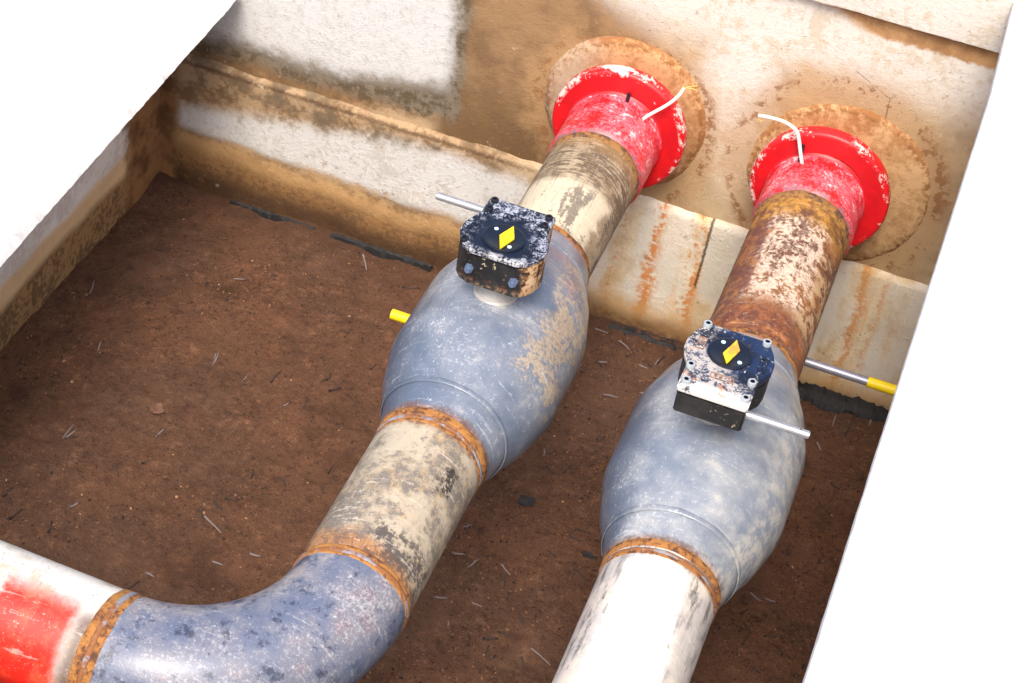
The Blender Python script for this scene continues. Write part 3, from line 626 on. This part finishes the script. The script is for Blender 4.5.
arm_bead(-.013, .009, .0028, MT['rust']); arm_bead(.001, .007, .0042, MT['bead']); arm_bead(.016, .011, .0028, MT['rust'])
def add_sub(v, bm, name, mat):
    bmesh.ops.translate(bm, verts=bm.verts, vec=-v.parent.location); return obj(name, bm, mat, v)
for v in (v0, v1):                                         # seam beads were built before: shift them the same way
    for c in v.children: c.data.transform(Matrix.Translation(-v.parent.location))
GX = ((-.002, -1.275), (.606, -1.435))
for v, (gx, gy) in zip((v0, v1), GX):
    add_sub(v, lathe_z([(.056, .19), (.056, .2225), (.053, .226), (.046, .2275), (.043, .232), (.043, .266), (.052, .268), (.054, .312)], 56, (gx, gy)), 'stem', MT['stem'])
for pl_, a, b in ((pl0, (.0225, -.186, .138), (.0235, -.182, .172)), (pl1, (.555, -.200, .124), (.552, -.186, .180))):
    f = [c for c in pl_.children if c.name.startswith('wall_flange')][0]
    add_sub(f, tube([a, b], .0055, 10), 'stud', MT['stud'])

# ------------------------------------------------------------------ gearboxes (local frame: worm box towards -y, shaft towards +x)
def outline(full, s=0.0):
    h = .086+s
    side = [(.068, h), (.080, h-.009), (.094, .050), (.101+s, .018), (.101+s, -.016), (.096, -.044), (.084+s*.5, -.064), (.080+s, -.078), (.080+s, -.150-s), (.075+s, -.156-s)] if not full else \
           [(.058, .074+s), (.082, .062+s), (.098, .040), (.106+s, .012), (.106+s, -.018), (.100, -.046), (.090+s*.5, -.066), (.084+s, -.080), (.084+s, -.134-s), (.079+s, -.141-s)]
    return side+[(-x, y) for x, y in reversed(side)]
def gearbox(gx, gy, rot, k, label):
    g_ = thing('valve_gearbox', label, 'gearbox', (gx, gy, .306 if k else .300), rot)
    full = k == 0
    bm = prism(outline(full), .0, .072, .004, 2)
    for v in bm.verts:                                      # the round end reaches lower than the worm box
        if v.co.z < .02 and v.co.y < -.07: v.co.z += .010
        if v.co.z < .02 and v.co.y > -.07 and full: v.co.z -= .022
    obj('housing', bm, MT['hou%d' % k], g_)
    cv = obj('cover', prism(outline(full, .003), .0722, .088, .004, 3), MT['cov%d' % k], g_)
    ind = obj('indicator', lathe_z([(.053, .088), (.053, .0915), (.050, .0930), (.047, .0932), (.045, .0920), (.0, .0920)][:-1]+[(.001, .0920)], 48, (0, .002)), MT['disc'], g_)
    yo = 0
    dm = [(.003, .049), (.019, .016), (.002, -.042), (-.015, -.010)] if k else [(-.007, -.047), (-.025, 0), (-.007, .053), (.012, .003)]
    obj('arrow', prism([(a, b+yo) for a, b in dm], .0922, .0975, .001, 1), MT['arrowr' if k else 'arrow'], ind)
    for a, b in ((-.024, .031), (.028, -.021)):
        obj('dot', lathe_z([(.0055, .0921), (.0055, .0936), (.004, .0940)], 16, (a, b+yo)), MT['dot'], ind)
    # small cast plates with raised, worn-away lettering
    for a, b, r_, mt in ((-.070, .009, 0, 'plater' if k else 'plate'), (.080, .001, 0, 'plate'), (.004, -.086, 1, 'plater' if k else 'plate')):
        W, H = (.010, .022) if not r_ else (.028, .0095)
        fr = bmesh.new()
        def quad(x0, y0, x1, y1, z0=.0881, z1=.0898):
            q = prism([(x0, y0), (x1, y0), (x1, y1), (x0, y1)], z0, z1); me_ = bpy.data.meshes.new('t'); q.to_mesh(me_); q.free(); fr.from_mesh(me_); bpy.data.meshes.remove(me_)
        quad(a-W, b-H, a+W, b-H+.0022); quad(a-W, b+H-.0022, a+W, b+H); quad(a-W, b-H+.0024, a-W+.0022, b+H-.0024); quad(a+W-.0022, b-H+.0024, a+W, b+H-.0024)
        L = max(W, H); rs = random.Random(int(a*1000)+k)
        for c in range(4):
            u = -L*.62+c*L*.42
            for s_ in (-1, 0, 1):
                if rs.random() < .25: continue
                if r_: quad(a+u-.0012, b+s_*.0028-.001, a+u+.0042, b+s_*.0028+.001, .0881, .0892)
                else: quad(a+s_*.0030-.001, b+u-.0012, a+s_*.0030+.001, b+u+.0042, .0881, .0892)
        obj('label_plate', fr, MT[mt], cv, smooth=False)
    if k: bolts = [(-.073, .074), (.070, .076), (-.072, -.082), (-.068, -.137), (.071, -.075), (.070, -.134)]
    else: bolts = [(.071, -.128), (-.072, -.126), (.084, .052), (-.072, -.092), (.071, -.090)]
    proto = None
    for a, b in bolts:
        if proto is None:
            proto = obj('bolt', lathe_z([(.0105, .088), (.0105, .0972), (.0097, .0985), (.0056, .0985), (.0052, .0915), (.001, .0915)] if k else [(.0095, .088), (.0095, .0945), (.0085, .096), (.0045, .096), (.0042, .0915), (.001, .0915)], 20), [MT['boltg'], MT['boltd']] if k else MT['boltd'], cv); proto.location = (a, b, 0)
            if k:
                for p in proto.data.polygons:
                    if math.hypot(p.center.x, p.center.y) < .0055 and p.center.z < .0984: p.material_index = 1
        else:
            c = proto.copy(); COL.objects.link(c); c.parent = cv; c.location = (a, b, 0)
    if not k: obj('washer', lathe_z([(.006, .088), (.0072, .0905), (.005, .0915), (.001, .0905)], 16, (-.070, .058)), MT['steel'], cv)
    # drive shaft
    y = -.118 if k else -.134; z = .036 if k else .045
    L = .228 if k else .224
    sh = tube([(.080, y, z), (L-.004, y, z), (L, y, z)], .0098, 20); bmesh.ops.bevel(sh, geom=[e for e in sh.edges if abs(e.verts[0].co.x-L) < 1e-5 and abs(e.verts[1].co.x-L) < 1e-5], offset=.002, segments=2, affect='EDGES')
    so = obj('drive_shaft', sh, MT['steel'], g_)
    if k: obj('pin_hole', tube([(L-.022, y, z+.0075), (L-.022, y, z+.0102)], .0022, 10), MT['boltd'], so)
    if not k:
        for a in (.055, -.058):                             # adjusting bolts on the round face
            yy = .072
            b_ = obj('stop_bolt', tube([(a, yy-.006, .030), (a, yy+.012, .030)], .0115, 6), MT['boltb'], g_)
            obj('bolt_head', tube([(a, yy+.012, .030), (a, yy+.019, .030)], .0065, 12), MT['boltb'], b_)
        obj('red_tab', prism([(-.046, .040), (-.038, .042), (-.040, .050), (-.048, .048)], -.030, -.0225), MT['redtab'], g_)
    return g_
gearbox(*GX[1], 0, 1, 'navy gearbox with pale dust on top and worn yellow arrow, over the straight rusty pipe')
gearbox(*GX[0], PI, 0, 'blue black gearbox with whitish mottling and rusty side, over the pipe with the elbow')

# ------------------------------------------------------------------ rods with yellow ends, wires
def rod(x0, x1, xe, y, z, label, sg):
    t_ = thing('rod', label, 'rod', (x0, y, z))
    obj('shaft', tube([(0, 0, 0), (x1-x0, 0, 0)], .0125, 18), MT['galv'], t_)
    e = tube([(x1-x0-sg*.0, 0, 0), (xe-x0-sg*.003, 0, 0), (xe-x0, 0, 0)], .0150, 18); obj('grip', e, MT['yellow'], t_); return t_
rod(.52, .931, 1.06, -.712, -.1495, 'grey steel rod with bright yellow end under the straight pipe, near the wall', 1)
rod(.12, -.285, -.354, -1.006, -.2025, 'short bright yellow rod end sticking out beside the valve over the soil', -1)
def wire(pts, label, fray):
    t_ = thing('wire', label, 'wire', pts[0])
    q = [Vector(p)-Vector(pts[0]) for p in pts]
    obj('sheath', tube(q, .0052, 10, sub=8), MT['wire'], t_)
    d = (q[-1]-q[-2]).normalized()
    for k in range(fray):
        obj('strand', tube([q[-1], q[-1]+d*.012+Vector((.012+.006*k, -.004, -.006+.010*k)), q[-1]+d*.018+Vector((.03, -.006, -.010+.014*k))], .0013, 6, sub=4), MT['fray'], t_)
wire([(.080, -.208, .108), (.094, -.208, .132), (.142, -.195, .180), (.166, -.182, .211), (.177, -.172, .238)], 'short white wire bent off the red flange of the pipe with the elbow', 2)
wire([(.569, -.205, .124), (.562, -.211, .140), (.546, -.198, .173), (.532, -.190, .205), (.518, -.185, .221), (.482, -.180, .231), (.440, -.175, .228), (.405, -.165, .217)], 'long crooked white wire standing up from the red flange of the straight pipe', 1)

# ------------------------------------------------------------------ litter on the soil
protos = []
for k in range(5):
    n = 5; L = 1.0
    pts = [((i/(n-1)-.5)*L, .016*math.sin(i*1.3+k*2)*(.3+.3*k), .012*math.cos(i+k)) for i in range(n)]
    bm = tube(pts, .034, 6, .022); me = bpy.data.meshes.new('twig'); bm.to_mesh(me); bm.free()
    for p in me.polygons: p.use_smooth = True
    me.materials.append(MT['twig'] if k in (1, 3) else MT['twigb']); protos.append(me)
TW = [(-1.5, -0.546, 52.0, 0.047), (-1.492, -0.657, 106.0, 0.067), (-1.347, -0.866, 106.0, 0.068), (-1.519, -1.05, 104.0, 0.06), (-0.994, -0.776, 103.0, 0.036), (-0.868, -0.824, 91.0, 0.038), (-0.789, -0.773, 82.0, 0.056), (-0.656, -0.842, 97.0, 0.056), (-1.228, -1.27, 89.0, 0.066), (-1.026, -1.344, -51.0, 0.052), (-0.968, -1.269, 48.0, 0.035), (-1.249, -1.566, 79.0, 0.038), (-0.704, -1.339, -23.0, 0.04), (-0.677, -1.304, 15.0, 0.04), (-0.723, -1.401, -52.0, 0.061), (-0.685, -1.408, -30.0, 0.082), (-1.083, -1.621, 105.0, 0.043), (-0.669, -1.187, 109.0, 0.037), (-0.523, -1.472, 10.0, 0.034), (-0.607, -1.534, 0.0, 0.032), (-0.78, -1.703, 70.0, 0.047), (-0.755, -1.651, 0.0, 0.034), (0.134, -1.197, -36.0, 0.043), (0.144, -1.242, -69.0, 0.052), (0.099, -1.358, -13.0, 0.047), (0.005, -1.387, 19.0, 0.042), (0.214, -1.421, 15.0, 0.044), (0.181, -1.46, 28.0, 0.042), (0.328, -1.452, -24.0, 0.073), (0.295, -1.491, -45.0, 0.05), (0.294, -0.951, 2.0, 0.041), (0.276, -0.991, -20.0, 0.037), (0.34, -1.122, -39.0, 0.066), (-0.026, -1.1, -50.0, 0.051), (0.933, -0.145, 85.0, 0.088), (0.993, -0.078, 91.0, 0.074), (0.838, -0.359, -53.0, 0.039), (0.836, -1.16, 85.0, 0.06), (0.073, -0.091, -3.0, 0.047), (0.163, -0.122, -36.0, 0.054), (0.295, -0.124, 76.0, 0.065), (0.193, -0.364, 20.0, 0.058), (0.247, -0.182, -10.0, 0.033), (-0.577, -0.166, 20.0, 0.057), (-0.764, -0.118, -60.0, 0.084), (-0.988, -0.783, 99.0, 0.062), (0.653, -0.548, -16.0, 0.031), (0.969, -0.756, 74.0, 0.04), (0.868, -0.975, -1.0, 0.025), (0.108, -0.913, 62.0, 0.032), (0.122, -0.767, -27.0, 0.034), (-0.473, -1.066, 92.0, 0.035), (-0.685, -0.468, -15.0, 0.032), (-1.549, -0.761, 82.0, 0.035), (-1.391, -0.386, -2.0, 0.028), (-1.215, -1.28, 70.0, 0.05)]
rt = random.Random(21)
while len(TW) < 110:
    x, y = rt.uniform(-1.45, .97), rt.uniform(-1.75, -.12)
    if mnoise.noise(Vector((x*2.2, y*2.2, 3)))+.25*(x > -.1) < rt.uniform(-.2, .5): continue
    TW.append((x, y, rt.choice((75, 95, 100, -50, -35, 15, 60))+rt.uniform(-18, 18), rt.uniform(.02, .05)))
for i, (x, y, a, L) in enumerate(TW):
    o = bpy.data.objects.new('twig', protos[(i*3+i//4) % 5]); COL.objects.link(o); L = max(L, .034)
    th = random.uniform(.0024, .0038)/.034
    o.location = (x, y, floor_z(x, y)+.0028); o.rotation_euler = (random.uniform(0, 6), math.radians(random.uniform(-4, 4)), math.radians(a)); o.scale = (L, th, th)
    tag(o, 'thin dry twig lying on the brown soil of the pit floor', 'twig', 'twigs scattered on the pit floor')
def crumple(x, y, sx, sy, h, seed, n=9):
    bm = bmesh.new(); g_ = []
    for j in range(n):
        row = []
        for i in range(n):
            u, v = i/(n-1)*2-1, j/(n-1)*2-1; r_ = math.hypot(u, v); k = 1 if r_ < 1e-6 else max(abs(u), abs(v))/r_
            px, py = u*k*sx*(1+.35*fbm(u, v, seed, 1.5, 2)), v*k*sy*(1+.35*fbm(u, v, seed+5, 1.5, 2))
            row.append(bm.verts.new((px, py, h*(.25+.5*fbm(u, v, seed+9, 1.2, 2))*(1-.6*r_)+.002)))
        g_.append(row)
    for j in range(n-1):
        for i in range(n-1): bm.faces.new((g_[j][i], g_[j][i+1], g_[j+1][i+1], g_[j+1][i]))
    bmesh.ops.recalc_face_normals(bm, faces=bm.faces)
    bmesh.ops.solidify(bm, geom=bm.faces[:], thickness=.0025); return bm
t = obj('dry_leaf', crumple(0, 0, .024, .022, .045, 3), MT['leaf'], loc=(-1.046, -1.062, floor_z(-1.046, -1.062))); tag(t, 'crumpled brown dry leaf on the soil left of the pipes', 'leaf')
for i, (x, y, sx, sy, lab) in enumerate(((.345, -1.03, .034, .014, 'black scrap on the soil beside the rusty weld of the straight pipe'), (.101, -.921, .026, .022, 'black ragged scrap on the soil between the two valves'),
        (.40, -.30, .03, .02, 'dark scrap on the soil just behind the dusty gearbox'))):
    t = obj('dark_scrap', crumple(0, 0, sx, sy, .014, 20+i*3), MT['scrap'], loc=(x, y, floor_z(x, y))); tag(t, lab, 'scrap')
def strip(x0, x1, h, label, seed):
    bm = bmesh.new(); n = 60; rows = []
    for i in range(n+1):
        x = x0+(x1-x0)*i/n; e = min(1, 6*min(i, n-i)/n+.15); a = 1+.7*fbm(x, seed, 0, 22, 4)
        o_ = min(1, h/.03)*(.5+.5*e)*(1+.5*fbm(x, seed, 7, 9, 3)); zt = ZF+.012+h*e*a; b = .010*fbm(x, seed, 3, 30, 4)
        rows.append([bm.verts.new(p) for p in ((x, -.0295, ZF-.02), (x, -.0345+min(0, b*.2), zt), (x, -.043+b*.4, zt-.004), (x, -.047-o_*.022+b*o_, ZF+.022+.012*o_+.4*b), (x, -.052-.042*o_+b*o_, ZF+.018+.010*fbm(x, seed, 6, 20, 3)), (x, -.056-.052*o_+b*o_, ZF-.012))])
    for A, B in zip(rows, rows[1:]):
        for k in range(5): bm.faces.new((A[k], A[k+1], B[k+1], B[k]))
    bmesh.ops.recalc_face_normals(bm, faces=bm.faces)
    t_ = obj('membrane_strip', bm, MT['memb']); tag(t_, label, 'membrane'); return t_
strip(.66, 1.06, .024, 'torn black membrane along the wall foot below the rod with yellow end', 1)
strip(.06, .40, .013, 'ragged black membrane at the wall foot between the two pipes', 5)
strip(-.92, -.55, .003, 'thin black membrane edge at the wall foot left of the pipes', 9)
strip(-1.30, -.98, .002, 'shortest sliver of black membrane at the wall foot near the far left corner', 14)
# loose grains and crumbs, uncountable
bm = bmesh.new(); bmesh.ops.create_icosphere(bm, subdivisions=1, radius=1); bm.verts.ensure_lookup_table()
IV = [v.co.copy() for v in bm.verts]; IF = [[v.index for v in f.verts] for f in bm.faces]; bm.free()
rg = random.Random(5); vv, ff, mi = [], [], []
for k in range(26000):
    x, y = rg.uniform(-1.57, 1.2), rg.uniform(-2.3, -.07)
    if fbm(x, y, 2, 3.1, 4)+.22*(x > -.1)-.12 < rg.uniform(-.25, .4): continue
    s = .0012+.0042*rg.random()**4; z = floor_z(x, y)+s*.25; a = rg.random()*6; sx, sy, sz = s*rg.uniform(.7, 1.6), s*rg.uniform(.6, 1.1), s*rg.uniform(.4, .8); o_ = len(vv); ca, sa = math.cos(a), math.sin(a)
    for v in IV:
        j = 1+.35*(rg.random()-.5); px, py = v.x*sx*j, v.y*sy*j; vv.append((x+px*ca-py*sa, y+px*sa+py*ca, z+v.z*sz*j))
    c = rg.choices((0, 1, 2), (5, .7, 6))[0]
    for f in IF: ff.append([i+o_ for i in f]); mi.append(c)
me = bpy.data.meshes.new('soil_crumbs'); me.from_pydata(vv, [], ff); me.polygons.foreach_set('material_index', mi)
o = link('soil_crumbs', me, [MT['grd'], MT['grl'], MT['grb']]); o['kind'] = 'stuff'; tag(o, 'loose crumbs and grit strewn over the brown soil', 'grit')
